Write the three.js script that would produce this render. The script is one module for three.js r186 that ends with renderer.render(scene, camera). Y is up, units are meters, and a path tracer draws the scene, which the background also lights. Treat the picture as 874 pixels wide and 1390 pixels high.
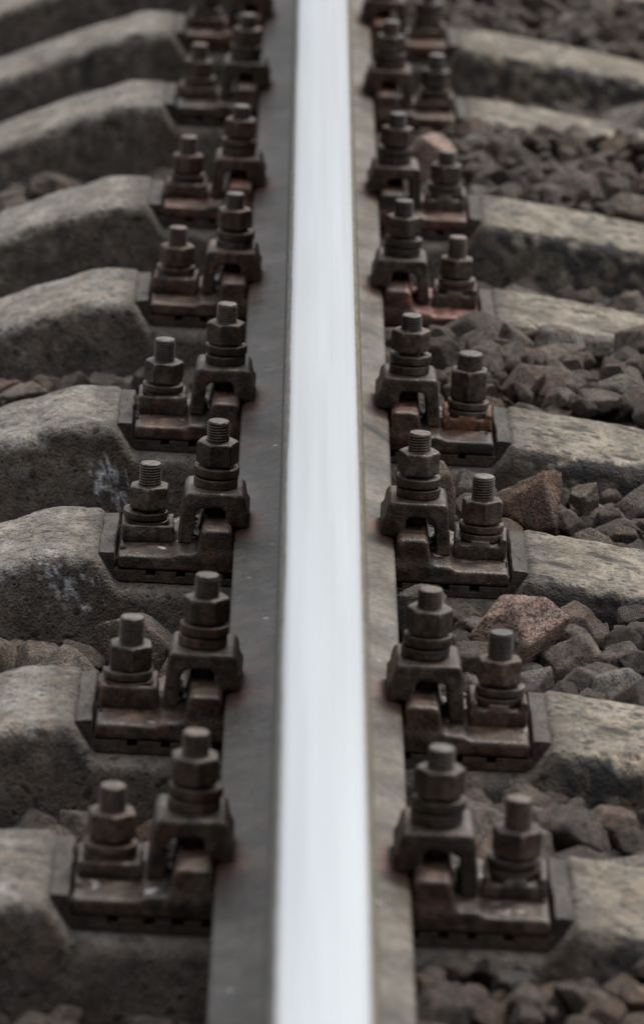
import * as THREE from 'three';
import { mergeGeometries, mergeVertices } from 'three/addons/utils/BufferGeometryUtils.js';
import { TessellateModifier } from 'three/addons/modifiers/TessellateModifier.js';
import { ImprovedNoise } from 'three/addons/math/ImprovedNoise.js';

// ---------------------------------------------------------------- camera, sky, sun, exposure
const W = 874, H = 1390;
const scene = new THREE.Scene();
const PITCH = Math.atan(2045 / 7464);
const camera = new THREE.PerspectiveCamera(2 * Math.atan(695 / 7464) * 180 / Math.PI, W / H, 0.1, 400);
camera.position.set(0.007, 1.383, 5.05);
camera.rotation.set(-PITCH, 0, 0);
camera.focus = 5.2;
camera.userData.fStop = 7.8;

const SUN = new THREE.Vector3(0.55, 1.25, -0.80).normalize();
{ // overcast sky: a bright veil round the hidden sun, ahead and to the right, dimmer behind
  const w = 1024, h = 512, d = new Float32Array(w * h * 4), n = new ImprovedNoise();
  for (let j = 0; j < h; j++) for (let i = 0; i < w; i++) {
    const ph = ((i + 0.5) / w - 0.5) * 2 * Math.PI, th = ((j + 0.5) / h - 0.5) * Math.PI;
    const y = Math.sin(th), x = Math.cos(th) * Math.cos(ph), z = Math.cos(th) * Math.sin(ph);
    const c = (x * SUN.x + y * SUN.y + z * SUN.z) * 0.5 + 0.5;
    const cl = n.noise(x * 2.3 + 5, y * 4 + 2, z * 2.3) * 0.6 + n.noise(x * 5 + 1, y * 9, z * 5 + 7) * 0.3;
    let L = (0.035 + 1.13 * Math.pow(c, 2.1)) * (0.44 + 0.80 * Math.max(0, y));
    L *= 1 + 0.10 * cl;
    if (y < 0) L *= Math.max(0.25, 1 + y * 4);
    const k = (j * w + i) * 4;
    d[k] = L * 0.985; d[k + 1] = L * 1.0; d[k + 2] = L * 1.025; d[k + 3] = 1;
  }
  const t = new THREE.DataTexture(d, w, h, THREE.RGBAFormat, THREE.FloatType);
  t.mapping = THREE.EquirectangularReflectionMapping; t.magFilter = THREE.LinearFilter; t.minFilter = THREE.LinearFilter;
  t.colorSpace = THREE.LinearSRGBColorSpace; t.needsUpdate = true;
  scene.background = t; scene.environment = t;
}
const sun = new THREE.DirectionalLight(new THREE.Color(1.0, 0.93, 0.82), 1.5);
sun.position.copy(SUN).multiplyScalar(12); sun.castShadow = true; sun.shadow.radius = 20;
sun.shadow.mapSize.set(2048, 2048);
Object.assign(sun.shadow.camera, { left: -4, right: 4, top: 6, bottom: -6, near: 1, far: 30 });
scene.add(sun, sun.target);

const renderer = new THREE.WebGLRenderer({ antialias: true });
renderer.setSize(W, H);
renderer.toneMapping = THREE.LinearToneMapping;
renderer.toneMappingExposure = 1.64;
renderer.shadowMap.enabled = true;

// ---------------------------------------------------------------- layout (metres; x right, z towards the camera)
const CANT = 0.05;                                            // the rail and its seats lean 1:20 to the right
const ROW_Z = [1.015, 0.572, 0.051, -0.431, -0.980, -1.492, -2.116, -2.640, -3.240];
const ORD = ['first', 'second', 'third', 'fourth', 'fifth', 'sixth', 'seventh', 'eighth', 'ninth', 'tenth', 'eleventh', 'twelfth', 'thirteenth', 'fourteenth', 'fifteenth', 'sixteenth', 'seventeenth', 'eighteenth', 'nineteenth', 'twentieth'];
const ROW_NAME = ['nearest sleeper', ...[1, 2, 3, 4, 5, 6, 7].map((i) => ORD[i] + ' sleeper from the bottom')];
const cC = Math.cos(CANT), sC = Math.sin(CANT);
const rf = (u, v, z) => new THREE.Vector3(u * cC + (v - 0.011) * sC, (v - 0.011) * cC - u * sC, z);
const TOP = -0.007, PLATE = 0.014;                           // tie plate upper face (below the foot), its thickness

// ---------------------------------------------------------------- helpers
function rng(seed) { let a = seed >>> 0; return () => { a = (a + 0x6D2B79F5) | 0; let t = Math.imul(a ^ (a >>> 15), 1 | a); t = (t + Math.imul(t ^ (t >>> 7), 61 | t)) ^ t; return ((t ^ (t >>> 14)) >>> 0) / 4294967296; }; }
const IN = new ImprovedNoise();
const ns = (x, y, z) => IN.noise(x + 31.7, y + 17.3, z + 53.1);
const fbm = (x, y, z, o = 3) => { let s = 0, a = 0.5; for (let i = 0; i < o; i++) { s += a * ns(x, y, z); x = x * 2.03 + 7.1; y = y * 2.03 + 3.7; z = z * 2.03 + 1.9; a *= 0.5; } return s; };
const clamp = (x, a = 0, b = 1) => Math.min(b, Math.max(a, x));
const ss = (a, b, x) => { const t = clamp((x - a) / (b - a)); return t * t * (3 - 2 * t); };
const mix = (a, b, t) => a + (b - a) * t;
const mix3 = (a, b, t) => [mix(a[0], b[0], t), mix(a[1], b[1], t), mix(a[2], b[2], t)];
const smin = (a, b, k) => { const h = Math.max(k - Math.abs(a - b), 0) / k; return Math.min(a, b) - h * h * k * 0.25; };
const smax = (a, b, k) => -smin(-a, -b, k);

const used = {};
function numbered(name) { const n = used[name] = (used[name] ?? -1) + 1; return n ? name + '_' + String(n).padStart(3, '0') : name; }
function tag(o, label, category, group) { o.userData.label = label; o.userData.category = category; if (group) o.userData.group = group; return o; }
function mesh(name, geo, mat, parent) { const m = new THREE.Mesh(geo, mat); m.name = parent ? name : numbered(name); m.castShadow = m.receiveShadow = true; (parent || scene).add(m); return m; }
function thing(name, label, category, group) { const g = new THREE.Group(); g.name = numbered(name); scene.add(g); return tag(g, label, category, group); }
function seat(o, u, v, z, yaw = 0) {                         // stands o in the leaning frame of the rail
  o.position.copy(rf(u, v, z));
  o.quaternion.setFromAxisAngle(new THREE.Vector3(0, 0, 1), -CANT).multiply(new THREE.Quaternion().setFromAxisAngle(new THREE.Vector3(0, 1, 0), yaw));
  return o;
}

// signed distance -> mesh (surface nets)
function sdfMesh(fn, min, max, cell, disp) {
  const nx = Math.ceil((max[0] - min[0]) / cell) + 1, ny = Math.ceil((max[1] - min[1]) / cell) + 1, nz = Math.ceil((max[2] - min[2]) / cell) + 1;
  const g = new Float32Array(nx * ny * nz), at = (i, j, k) => (k * ny + j) * nx + i, far = cell * 3;
  for (let k = 0; k < nz; k++) for (let j = 0; j < ny; j++) for (let i = 0; i < nx; i++) {
    const x = min[0] + i * cell, y = min[1] + j * cell, z = min[2] + k * cell;
    let d = fn(x, y, z);
    if (disp && Math.abs(d) < far) d += disp(x, y, z);
    g[at(i, j, k)] = d;
  }
  const idx = new Int32Array((nx - 1) * (ny - 1) * (nz - 1)).fill(-1), ci = (i, j, k) => (k * (ny - 1) + j) * (nx - 1) + i;
  const pos = [], tri = [];
  for (let k = 0; k < nz - 1; k++) for (let j = 0; j < ny - 1; j++) for (let i = 0; i < nx - 1; i++) {
    let sx = 0, sy = 0, sz = 0, c = 0; const v = [];
    for (let m = 0; m < 8; m++) v.push(g[at(i + (m & 1), j + ((m >> 1) & 1), k + (m >> 2))]);
    for (let m = 0; m < 8; m++) for (const b of [1, 2, 4]) if (!(m & b)) {
      const a0 = v[m], a1 = v[m | b];
      if ((a0 < 0) !== (a1 < 0)) {
        const t = a0 / (a0 - a1);
        sx += (m & 1) + (b === 1 ? t : 0); sy += ((m >> 1) & 1) + (b === 2 ? t : 0); sz += (m >> 2) + (b === 4 ? t : 0); c++;
      }
    }
    if (c) { idx[ci(i, j, k)] = pos.length / 3; pos.push(min[0] + (i + sx / c) * cell, min[1] + (j + sy / c) * cell, min[2] + (k + sz / c) * cell); }
  }
  const quad = (a, b, c, d, flip) => { if (a < 0 || b < 0 || c < 0 || d < 0) return; flip ? tri.push(a, c, b, a, d, c) : tri.push(a, b, c, a, c, d); };
  for (let k = 1; k < nz - 1; k++) for (let j = 1; j < ny - 1; j++) for (let i = 1; i < nx - 1; i++) {
    const s = g[at(i, j, k)] < 0;
    if (i < nx - 1 && s !== (g[at(i + 1, j, k)] < 0)) quad(idx[ci(i, j - 1, k - 1)], idx[ci(i, j, k - 1)], idx[ci(i, j, k)], idx[ci(i, j - 1, k)], !s);
    if (s !== (g[at(i, j + 1, k)] < 0)) quad(idx[ci(i - 1, j, k - 1)], idx[ci(i - 1, j, k)], idx[ci(i, j, k)], idx[ci(i, j, k - 1)], !s);
    if (s !== (g[at(i, j, k + 1)] < 0)) quad(idx[ci(i - 1, j - 1, k)], idx[ci(i, j - 1, k)], idx[ci(i, j, k)], idx[ci(i - 1, j, k)], !s);
  }
  const geo = new THREE.BufferGeometry();
  geo.setAttribute('position', new THREE.Float32BufferAttribute(pos, 3)); geo.setIndex(tri); geo.computeVertexNormals();
  const nv = pos.length / 3, nr = geo.attributes.normal.array; let cv = new Float32Array(nv), ct = new Float32Array(nv);
  for (let t = 0; t < tri.length; t += 3) for (let e = 0; e < 3; e++) {
    const a = tri[t + e], b = tri[t + (e + 1) % 3], dx = pos[b * 3] - pos[a * 3], dy = pos[b * 3 + 1] - pos[a * 3 + 1], dz = pos[b * 3 + 2] - pos[a * 3 + 2], q = cell / (dx * dx + dy * dy + dz * dz + 1e-12);
    cv[a] -= (dx * nr[a * 3] + dy * nr[a * 3 + 1] + dz * nr[a * 3 + 2]) * q; ct[a]++; cv[b] += (dx * nr[b * 3] + dy * nr[b * 3 + 1] + dz * nr[b * 3 + 2]) * q; ct[b]++;
  }
  for (let i = 0; i < nv; i++) cv[i] /= (ct[i] || 1) * cell / 0.0016;
  geo.setAttribute('curv', new THREE.BufferAttribute(cv, 1));                       // convex edges > 0, inner corners < 0
  return geo;
}
// uv in metres from the three planes, by each face's main direction
function boxUV(geo, size, off = 0) {
  const g = geo.index ? geo.toNonIndexed() : geo, p = g.attributes.position, n = p.count, uv = new Float32Array(n * 2);
  for (let i = 0; i < n; i += 3) {
    const ax = p.getX(i), ay = p.getY(i), az = p.getZ(i), bx = p.getX(i + 1) - ax, by = p.getY(i + 1) - ay, bz = p.getZ(i + 1) - az, cx = p.getX(i + 2) - ax, cy = p.getY(i + 2) - ay, cz = p.getZ(i + 2) - az;
    const X = Math.abs(by * cz - bz * cy), Y = Math.abs(bz * cx - bx * cz), Z = Math.abs(bx * cy - by * cx);
    for (let m = i; m < i + 3; m++) {
      const x = p.getX(m), y = p.getY(m), z = p.getZ(m);
      const [a, b] = X > Y && X > Z ? [z, y] : Y > Z ? [x, z] : [x, y];
      uv[m * 2] = a / size + off; uv[m * 2 + 1] = b / size + off * 0.7;
    }
  }
  g.setAttribute('uv', new THREE.BufferAttribute(uv, 2));
  return g;
}
function colourise(geo, fn) {
  const p = geo.attributes.position, c = new Float32Array(p.count * 3);
  for (let i = 0; i < p.count; i++) { const q = fn(p.getX(i), p.getY(i), p.getZ(i), geo.attributes.curv ? geo.attributes.curv.getX(i) : 0); c[i * 3] = q[0]; c[i * 3 + 1] = q[1]; c[i * 3 + 2] = q[2]; }
  geo.setAttribute('color', new THREE.BufferAttribute(c, 3));
  return geo;
}
function poly2(pts) {                                         // signed distance to a polygon
  return (x, y) => {
    let d = 1e9, s = 1;
    for (let i = 0, j = pts.length - 1; i < pts.length; j = i++) {
      const ex = pts[j][0] - pts[i][0], ey = pts[j][1] - pts[i][1], wx = x - pts[i][0], wy = y - pts[i][1];
      const t = clamp((wx * ex + wy * ey) / (ex * ex + ey * ey)), bx = wx - ex * t, by = wy - ey * t;
      d = Math.min(d, bx * bx + by * by);
      const c1 = y >= pts[i][1], c2 = y < pts[j][1], c3 = ex * wy > ey * wx;
      if ((c1 && c2 && c3) || (!c1 && !c2 && !c3)) s = -s;
    }
    return s * Math.sqrt(d);
  };
}
const extr = (d2, az, r) => { const a = d2 + r, b = az + r; return Math.min(Math.max(a, b), 0) + Math.hypot(Math.max(a, 0), Math.max(b, 0)) - r; };
const box3 = (x, y, z, cx, cy, cz, hx, hy, hz, r) => { const a = Math.abs(x - cx) - hx + r, b = Math.abs(y - cy) - hy + r, c = Math.abs(z - cz) - hz + r; return Math.min(Math.max(a, b, c), 0) + Math.hypot(Math.max(a, 0), Math.max(b, 0), Math.max(c, 0)) - r; };

// ---------------------------------------------------------------- textures
function pnoise(P, seed) {                                    // periodic value noise on a P x P lattice
  const r = rng(seed), t = new Float32Array(P * P); for (let i = 0; i < t.length; i++) t[i] = r();
  return (x, y) => {
    x *= P; y *= P; const i = Math.floor(x), j = Math.floor(y); let fx = x - i, fy = y - j; fx = fx * fx * (3 - 2 * fx); fy = fy * fy * (3 - 2 * fy);
    const a = ((i % P) + P) % P, b = ((j % P) + P) % P, a1 = (a + 1) % P, b1 = (b + 1) % P;
    return mix(mix(t[b * P + a], t[b * P + a1], fx), mix(t[b1 * P + a], t[b1 * P + a1], fx), fy);
  };
}
function tex(w, h, fn, srgb) {
  const d = new Uint8Array(w * h * 4);
  for (let j = 0; j < h; j++) for (let i = 0; i < w; i++) { const q = fn((i + 0.5) / w, (j + 0.5) / h), k = (j * w + i) * 4; for (let m = 0; m < 3; m++) d[k + m] = clamp(q[m]) * 255; d[k + 3] = 255; }
  const t = new THREE.DataTexture(d, w, h, THREE.RGBAFormat); t.wrapS = t.wrapT = THREE.RepeatWrapping; t.magFilter = THREE.LinearFilter; t.minFilter = THREE.LinearMipmapLinearFilter;
  if (srgb) t.colorSpace = THREE.SRGBColorSpace; t.needsUpdate = true; return t;
}
function spots(seed, count, rmin, rmax, power = 2) {          // periodic pits: list + grid lookup
  const r = rng(seed), G = 32, grid = Array.from({ length: G * G }, () => []);
  for (let i = 0; i < count; i++) {
    const x = r(), y = r(), q = rmin + (rmax - rmin) * Math.pow(r(), power), e = 0.6 + 0.8 * r(), a = r() * 3.14;
    for (let dx = -1; dx <= 1; dx++) for (let dy = -1; dy <= 1; dy++) grid[((Math.floor(y * G) + dy + G) % G) * G + (Math.floor(x * G) + dx + G) % G].push([x, y, q, e, Math.cos(a), Math.sin(a)]);
  }
  return (x, y) => {
    let s = 0; x -= Math.floor(x); y -= Math.floor(y);
    for (const [px, py, q, e, c, sn] of grid[Math.min(G - 1, Math.floor(y * G)) * G + Math.min(G - 1, Math.floor(x * G))]) {
      let dx = x - px, dy = y - py; dx -= Math.round(dx); dy -= Math.round(dy);
      const a = (dx * c + dy * sn) / e, b = (-dx * sn + dy * c) * e, d = Math.sqrt(a * a + b * b) / q;
      if (d < 1) s = Math.max(s, 1 - d * d);
    }
    return s;
  };
}
const n8 = pnoise(8, 1), n16 = pnoise(16, 2), n32 = pnoise(32, 3), n64 = pnoise(64, 4), n128 = pnoise(128, 5), n256 = pnoise(256, 6);
const pits1 = spots(11, 260, 0.003, 0.016, 3), pits2 = spots(12, 900, 0.002, 0.006, 2), specks = spots(13, 220, 0.002, 0.008, 3);
const steelBump = tex(512, 512, (x, y) => { const v = 0.5 + 0.28 * (n32(x, y) - 0.5) + 0.3 * (n64(x, y) - 0.5) + 0.35 * (n128(x, y) - 0.5) + 0.25 * (n256(x, y) - 0.5) - 0.45 * pits1(x, y); return [v, v, v]; });
const steelMap = tex(512, 512, (x, y) => {
  let v = 0.80 + 0.5 * (n16(x, y) - 0.5) + 0.35 * (n64(x, y) - 0.5) + 0.3 * (n256(x, y) - 0.5); const s = specks(x, y);
  v *= 1 - 0.4 * pits1(x, y); const t = clamp((n8(x, y) - 0.55) * 2.2);
  const q = [v, v * (0.985 - 0.07 * t), v * (0.97 - 0.13 * t)];
  return s > 0.3 ? mix3(q, [1, 1, 0.98], 0.45 * s) : q;
}, true);
const conBump = tex(1024, 1024, (x, y) => { const v = 0.6 + 0.25 * (n64(x, y) - 0.5) + 0.3 * (n128(x, y) - 0.5) + 0.35 * (n256(x, y) - 0.5) - 0.7 * pits1(x, y) - 0.5 * pits2(x, y); return [v, v, v]; });
const conMap = tex(1024, 1024, (x, y) => {
  let v = 0.82 + 0.3 * (n16(x, y) - 0.5) + 0.3 * (n64(x, y) - 0.5) + 0.32 * (n256(x, y) - 0.5) + 0.24 * (n256(x * 2 + 0.3, y * 2) - 0.5);
  v *= 1 - 0.45 * pits1(x, y) - 0.25 * pits2(x, y); const t = n32(x, y) - 0.5;
  const q = [v * (1 + 0.06 * t), v, v * (1 - 0.08 * t)]; const s = specks(x, y);
  return s > 0.3 ? mix3(q, [1, 1, 1], 0.5 * s) : q;
}, true);
const stoneMap = tex(512, 512, (x, y) => { const v = 0.8 + 0.4 * (n16(x, y) - 0.5) + 0.4 * (n64(x, y) - 0.5) + 0.35 * (n128(x, y) - 0.5), t = n32(x, y) - 0.5; const q = [v * (1 + 0.15 * t), v, v * (1 - 0.12 * t)]; const s = specks(x, y); return s > 0.4 ? mix3(q, [1, 1, 1], 0.35 * s) : q; }, true);
const graniteMap = tex(512, 512, (x, y) => {
  const a = n64(x, y) + 0.5 * n128(x, y), b = n64(x + 0.37, y + 0.21) + 0.4 * n128(x + 0.4, y + 0.1);
  return a > 0.98 ? [0.40, 0.38, 0.38] : a > 0.85 ? [0.66, 0.60, 0.58] : b > 0.85 ? [0.80, 0.69, 0.66] : b < 0.4 ? [0.84, 0.82, 0.80] : [0.73, 0.655, 0.625];
}, true);
const scr = spots(21, 700, 0.0015, 0.006, 2);
const footMap = tex(1024, 1024, (x, y) => {
  let v = 0.84 + 0.34 * (n8(x, y) - 0.5) + 0.25 * (n32(x, y) - 0.5) + 0.25 * (n128(x, y) - 0.5) + 0.2 * (n256(x * 2, y * 2) - 0.5); v *= 1 - 0.45 * pits2(x, y);
  const s = scr(x, y) * ss(0.25, 0.45, n16(x + 0.4, y)), t = n64(x, y) - 0.5; return mix3([v * (1 + 0.05 * t), v, v * (1 - 0.06 * t)], [1.0, 1.0, 1.0], s > 0.2 ? 0.85 * s : 0);
}, true);
// running surface: u across the head (30 to 70 % is the worn band), v along it
const RUNW = 256, RUNH = 2048;
const runEdge = (y, side) => { const a = n16(0.13 + side * 0.31, y) - 0.5, b = n64(0.2 + side * 0.4, y) - 0.5, c = n256(0.7 + side * 0.2, y) - 0.5; return 0.012 * a + 0.006 * b + 0.005 * c; };
const worn = (x, y) => { const l = 0.225 + runEdge(y, 0), r = 0.768 + 0.25 * runEdge(y, 1); return ss(l - 0.016, l + 0.016, x) * (1 - ss(r - 0.008, r + 0.012, x)); };
const runMap = tex(RUNW, RUNH, (x, y) => {
  const k = worn(x, y), st = n64(x, 0.5) * 0.5 + n128(x, 0.1) * 0.5;
  const s = 0.825 + 0.014 * (st - 0.5) + 0.035 * (n8(x, y) - 0.5) + 0.03 * (n16(x, y) - 0.5), dk = 0.36 + 0.12 * (n64(x, y * 4) - 0.5) + 0.16 * (n256(x, y * 6) - 0.5);
  return mix3(x > 0.5 ? [dk * 1.02, dk * 0.95, dk * 0.8] : [dk * 0.93, dk * 0.92, dk * 0.9], [s * 0.975, s * 0.995, s * 1.015], k);
}, true);
const runRM = tex(RUNW, RUNH, (x, y) => { const k = worn(x, y); return [0, mix(0.62, 0.26 + 0.02 * (n64(x, 0.7) - 0.5), k), mix(0.1, 1, k)]; });

const std = (o) => new THREE.MeshStandardMaterial({ vertexColors: true, ...o });
const M = {
  steel: std({ map: steelMap, bumpMap: steelBump, bumpScale: 0.0008, roughness: 0.46, metalness: 0.12 }),
  redSteel: std({ map: steelMap, bumpMap: steelBump, bumpScale: 0.0008, roughness: 0.72, metalness: 0.05, color: new THREE.Color(1.75, 0.98, 0.88) }),
  warmSteel: std({ map: steelMap, bumpMap: steelBump, bumpScale: 0.0008, roughness: 0.55, metalness: 0.1, color: new THREE.Color(1.16, 0.98, 0.88) }),
  orangeSteel: std({ map: steelMap, bumpMap: steelBump, bumpScale: 0.0008, roughness: 0.75, metalness: 0.05, color: new THREE.Color(2.3, 1.35, 0.85) }),
  darkSteel: std({ map: steelMap, bumpMap: steelBump, bumpScale: 0.0008, roughness: 0.4, metalness: 0.12, color: new THREE.Color(0.66, 0.63, 0.62) }),
  greySteel: std({ map: steelMap, bumpMap: steelBump, bumpScale: 0.0008, roughness: 0.44, metalness: 0.25, color: new THREE.Color(1.1, 1.1, 1.1) }),
  railFoot: std({ map: footMap, bumpMap: steelBump, bumpScale: 0.0004, roughness: 0.5, metalness: 0.25 }),
  running: new THREE.MeshStandardMaterial({ map: runMap, roughnessMap: runRM, metalnessMap: runRM, roughness: 1, metalness: 1 }),
  rubber: std({ map: steelMap, bumpMap: steelBump, bumpScale: 0.0009, roughness: 0.72, metalness: 0 }),
  concrete: std({ map: conMap, bumpMap: conBump, bumpScale: 0.0022, roughness: 0.88 }),
  gravel: std({ map: stoneMap, bumpMap: conBump, bumpScale: 0.002, roughness: 0.9, color: new THREE.Color(0.06, 0.051, 0.045) }),
};
const stoneMat = (r, g, b, map = stoneMap, rough = 0.82) => std({ map, bumpMap: conBump, bumpScale: 0.0045, roughness: rough, color: new THREE.Color(r, g, b) });
const STONES = [stoneMat(0.19, 0.152, 0.129), stoneMat(0.105, 0.082, 0.069), stoneMat(0.195, 0.132, 0.10), stoneMat(0.26, 0.235, 0.215), stoneMat(0.15, 0.115, 0.094), stoneMat(0.28, 0.205, 0.152)];
const STONE_HUE = ['grey-brown', 'dark brown', 'reddish brown', 'grey', 'brown', 'tan'];

// steel colouring: dark brown scale, rust, dust
function steelColour(seed, rust = 0.35) {
  return (x, y, z, curv = 0) => {
    const a = fbm(x * 38 + seed * 3.1, y * 38, z * 38 + seed, 3), b = fbm(x * 90 + 9 + seed, y * 90, z * 90, 2), c = fbm(x * 14 + seed * 1.7, y * 14 + 4, z * 14, 2);
    let q = mix3([0.050, 0.0375, 0.030], [0.102, 0.081, 0.066], ss(-0.28, 0.3, a));
    q = mix3(q, [0.026, 0.022, 0.020], 0.8 * ss(0.10, 0.32, c));
    q = mix3(q, [0.15, 0.062, 0.026], rust * ss(0.06, 0.28, b - 0.4 * a)); q = mix3(q, [0.12, 0.052, 0.027], 0.8 * rust * ss(0.12, 0.3, fbm(x * 22 + seed * 5, y * 22, z * 22 + 8, 2)));
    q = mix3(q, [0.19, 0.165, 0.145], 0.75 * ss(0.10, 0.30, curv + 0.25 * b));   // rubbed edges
    q = mix3(q, [0.032, 0.022, 0.017], 0.7 * ss(0.06, 0.25, -curv + 0.1 * a));   // inner corners darker
    return q;
  };
}

// ---------------------------------------------------------------- rail
{
  const rail = thing('rail', 'long steel rail with a bright polished running surface down the middle', 'rail');
  rail.rotation.z = -CANT; rail.position.copy(rf(0, 0, 0));
  const zs = []; for (let z = 4.2; z > 1.7; z -= 0.1) zs.push(z); for (let z = 1.7; z > -3.2; z -= 0.005) zs.push(z); for (let z = -3.2; z >= -9.01; z -= 0.1) zs.push(z);
  const strip = (name, prof, mat, wu, colour) => {             // prof runs left to right over the surface
    const pos = [], uv = [], col = [], tri = [], n = prof.length; let L = [0];
    for (let i = 1; i < n; i++) L.push(L[i - 1] + Math.hypot(prof[i][0] - prof[i - 1][0], prof[i][1] - prof[i - 1][1]));
    zs.forEach((z, k) => prof.forEach(([u, v], i) => {
      pos.push(u, v, z); uv.push(wu ? L[i] / L[n - 1] : L[i] / 0.42 + prof[0][0] * 3, wu ? z / 4 : z / 0.42);
      if (colour) col.push(...colour(u, v, z));
      if (k && i) { const a = (k - 1) * n + i - 1; tri.push(a, a + 1, a + n, a + 1, a + n + 1, a + n); }
    }));
    const g = new THREE.BufferGeometry(); g.setAttribute('position', new THREE.Float32BufferAttribute(pos, 3)); g.setAttribute('uv', new THREE.Float32BufferAttribute(uv, 2));
    if (colour) g.setAttribute('color', new THREE.Float32BufferAttribute(col, 3));
    g.setIndex(tri); g.computeVertexNormals(); return mesh(name, g, mat, rail);
  };
  const arc = (cx, cy, r, a0, a1, n) => Array.from({ length: n + 1 }, (_, i) => { const a = (a0 + (a1 - a0) * i / n) * Math.PI / 180; return [cx + r * Math.cos(a), cy + r * Math.sin(a)]; });
  const mirror = (p) => p.map(([u, v]) => [-u, v]).reverse();
  const fine = (p, s) => { const o = [p[0]]; for (let i = 1; i < p.length; i++) { const k = Math.max(1, Math.ceil(Math.hypot(p[i][0] - p[i - 1][0], p[i][1] - p[i - 1][1]) / s)); for (let j = 1; j <= k; j++) o.push([mix(p[i - 1][0], p[i][0], j / k), mix(p[i - 1][1], p[i][1], j / k)]); } return o; };
  // right half, from the crown down
  const crown = [[0, 0.180], [0.006, 0.1799], [0.012, 0.1796], [0.018, 0.1789], [0.0225, 0.1779], ...arc(0.0225, 0.1639, 0.014, 78, 8, 8), [0.0364, 0.158], [0.0366, 0.152]];
  strip('running_surface', [...mirror(crown), ...crown.slice(1)], M.running, true);
  const litSideGrime = (u, v, z) => { const a = fbm(u * 40 + 3, v * 40, z * 12, 3); return mix3(u > 0 ? [0.125, 0.105, 0.078] : [0.070, 0.062, 0.057], [0.05, 0.043, 0.038], ss(-0.1, 0.35, a)); };  // grime over a base painted paler and warmer on the sunward flank
  const side = [[0.0366, 0.152], [0.036, 0.147], [0.033, 0.144], [0.016, 0.1375], [0.0115, 0.134]];
  strip('head_side', side, M.railFoot, false, litSideGrime); strip('head_side', mirror(side), M.railFoot, false, litSideGrime);
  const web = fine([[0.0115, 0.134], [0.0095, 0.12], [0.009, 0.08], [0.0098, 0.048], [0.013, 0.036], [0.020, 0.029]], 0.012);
  strip('web', web, M.railFoot, false, litSideGrime); strip('web', mirror(web), M.railFoot, false, litSideGrime);
  const footCol = (u, v, z) => {
    const a = fbm(u * 30, v * 30 + 4, z * 9, 4), b = fbm(u * 90 + 5, v * 90, z * 30, 2), c = fbm(u * 55 + 11, 2, z * 110, 2);
    let q = u > 0 ? mix3([0.102, 0.086, 0.070], [0.158, 0.138, 0.115], ss(-0.3, 0.3, a)) : mix3([0.060, 0.051, 0.044], [0.100, 0.089, 0.081], ss(-0.3, 0.3, a));  // right half painted lighter and warmer for the sun on that side
    q = mix3(q, [0.06, 0.045, 0.034], 0.6 * ss(0.12, 0.4, b)); q = mix3(q, [0.10, 0.062, 0.04], 0.5 * ss(0.05, 0.35, fbm(u * 25 + 40, v * 10, z * 14, 3)));
    if (c > 0.40) q = mix3(q, [0.42, 0.43, 0.45], ss(0.40, 0.46, c));
    if (u > 0.03) q = mix3(q, [0.018, 0.017, 0.017], 0.95 * (1 - ss(0.006, 0.013, Math.abs(z + 0.321 - (u - 0.046) * 1.58))));
    for (const rz of ROW_Z) { const d = Math.hypot((Math.abs(u) - 0.066) / 0.017, (z - rz - 0.012) / 0.05) + 0.5 * b; q = mix3(q, [0.14, 0.042, 0.022], 0.9 * (1 - ss(0.45, 1.5, d))); q = mix3(q, [0.05, 0.036, 0.03], 0.8 * (1 - ss(0.5, 1.6, Math.hypot((Math.abs(u) - 0.07) / 0.012, (z - rz) / 0.06)))); }
    return q;
  };
  const foot = fine([[0.020, 0.029], [0.030, 0.0235], [0.046, 0.0185], [0.066, 0.0140], [0.0725, 0.0118], [0.0745, 0.0105], [0.075, 0.008], [0.075, 0.001], [0.074, 0], [0, 0]], 0.004);
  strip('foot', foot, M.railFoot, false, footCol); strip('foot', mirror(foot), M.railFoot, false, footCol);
}

// ---------------------------------------------------------------- sleepers
const leftTop = (d) => -0.0035 - 0.30 * Math.max(0, d) * ss(-0.012, 0.05, d) - 0.12 * Math.max(0, d - 0.08);
function sleeperTop(u) {                                      // top height in the rail frame (v), notch for the plate and its pad
  let h;
  if (u < 0) { const d = -u - 0.236; h = leftTop(d); if (-u > 0.5) h -= 0; }
  else { const d = u - 0.20; h = -0.004 - (d > 0 ? 0.10 * d + 0.16 * d * d * (d < 0.5 ? 1 : 0.5 / d * (2 - 0.5 / d)) : 0); h = Math.max(h, -0.11); }
  const e = Math.abs(u), floor = -0.0335;
  return mix(floor, h, ss(0.180, 0.2045, e) * 0.55 + 0.45 * clamp((e - 0.180) / 0.0245));
}
const HALF = 0.0885, SLOPE = 0.30;
const MARKS = { 4: [[0.218, 0.01, 0.007, 3], [0.256, -0.02, 0.006, 3.2], [0.314, -0.03, 0.006, 2.6], [0.333, 0.05, 0.007, 2]], 3: [[0.21, -0.03, 0.008, 1.5], [0.27, -0.02, 0.009, 2.5], [0.232, 0.062, 0.016, 0.7]], 2: [[0.28, -0.02, 0.012, 2], [0.23, 0.03, 0.007, 2]], 1: [[0.26, 0.01, 0.01, 1.5]] };   // oil spots on the right-hand tops
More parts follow.
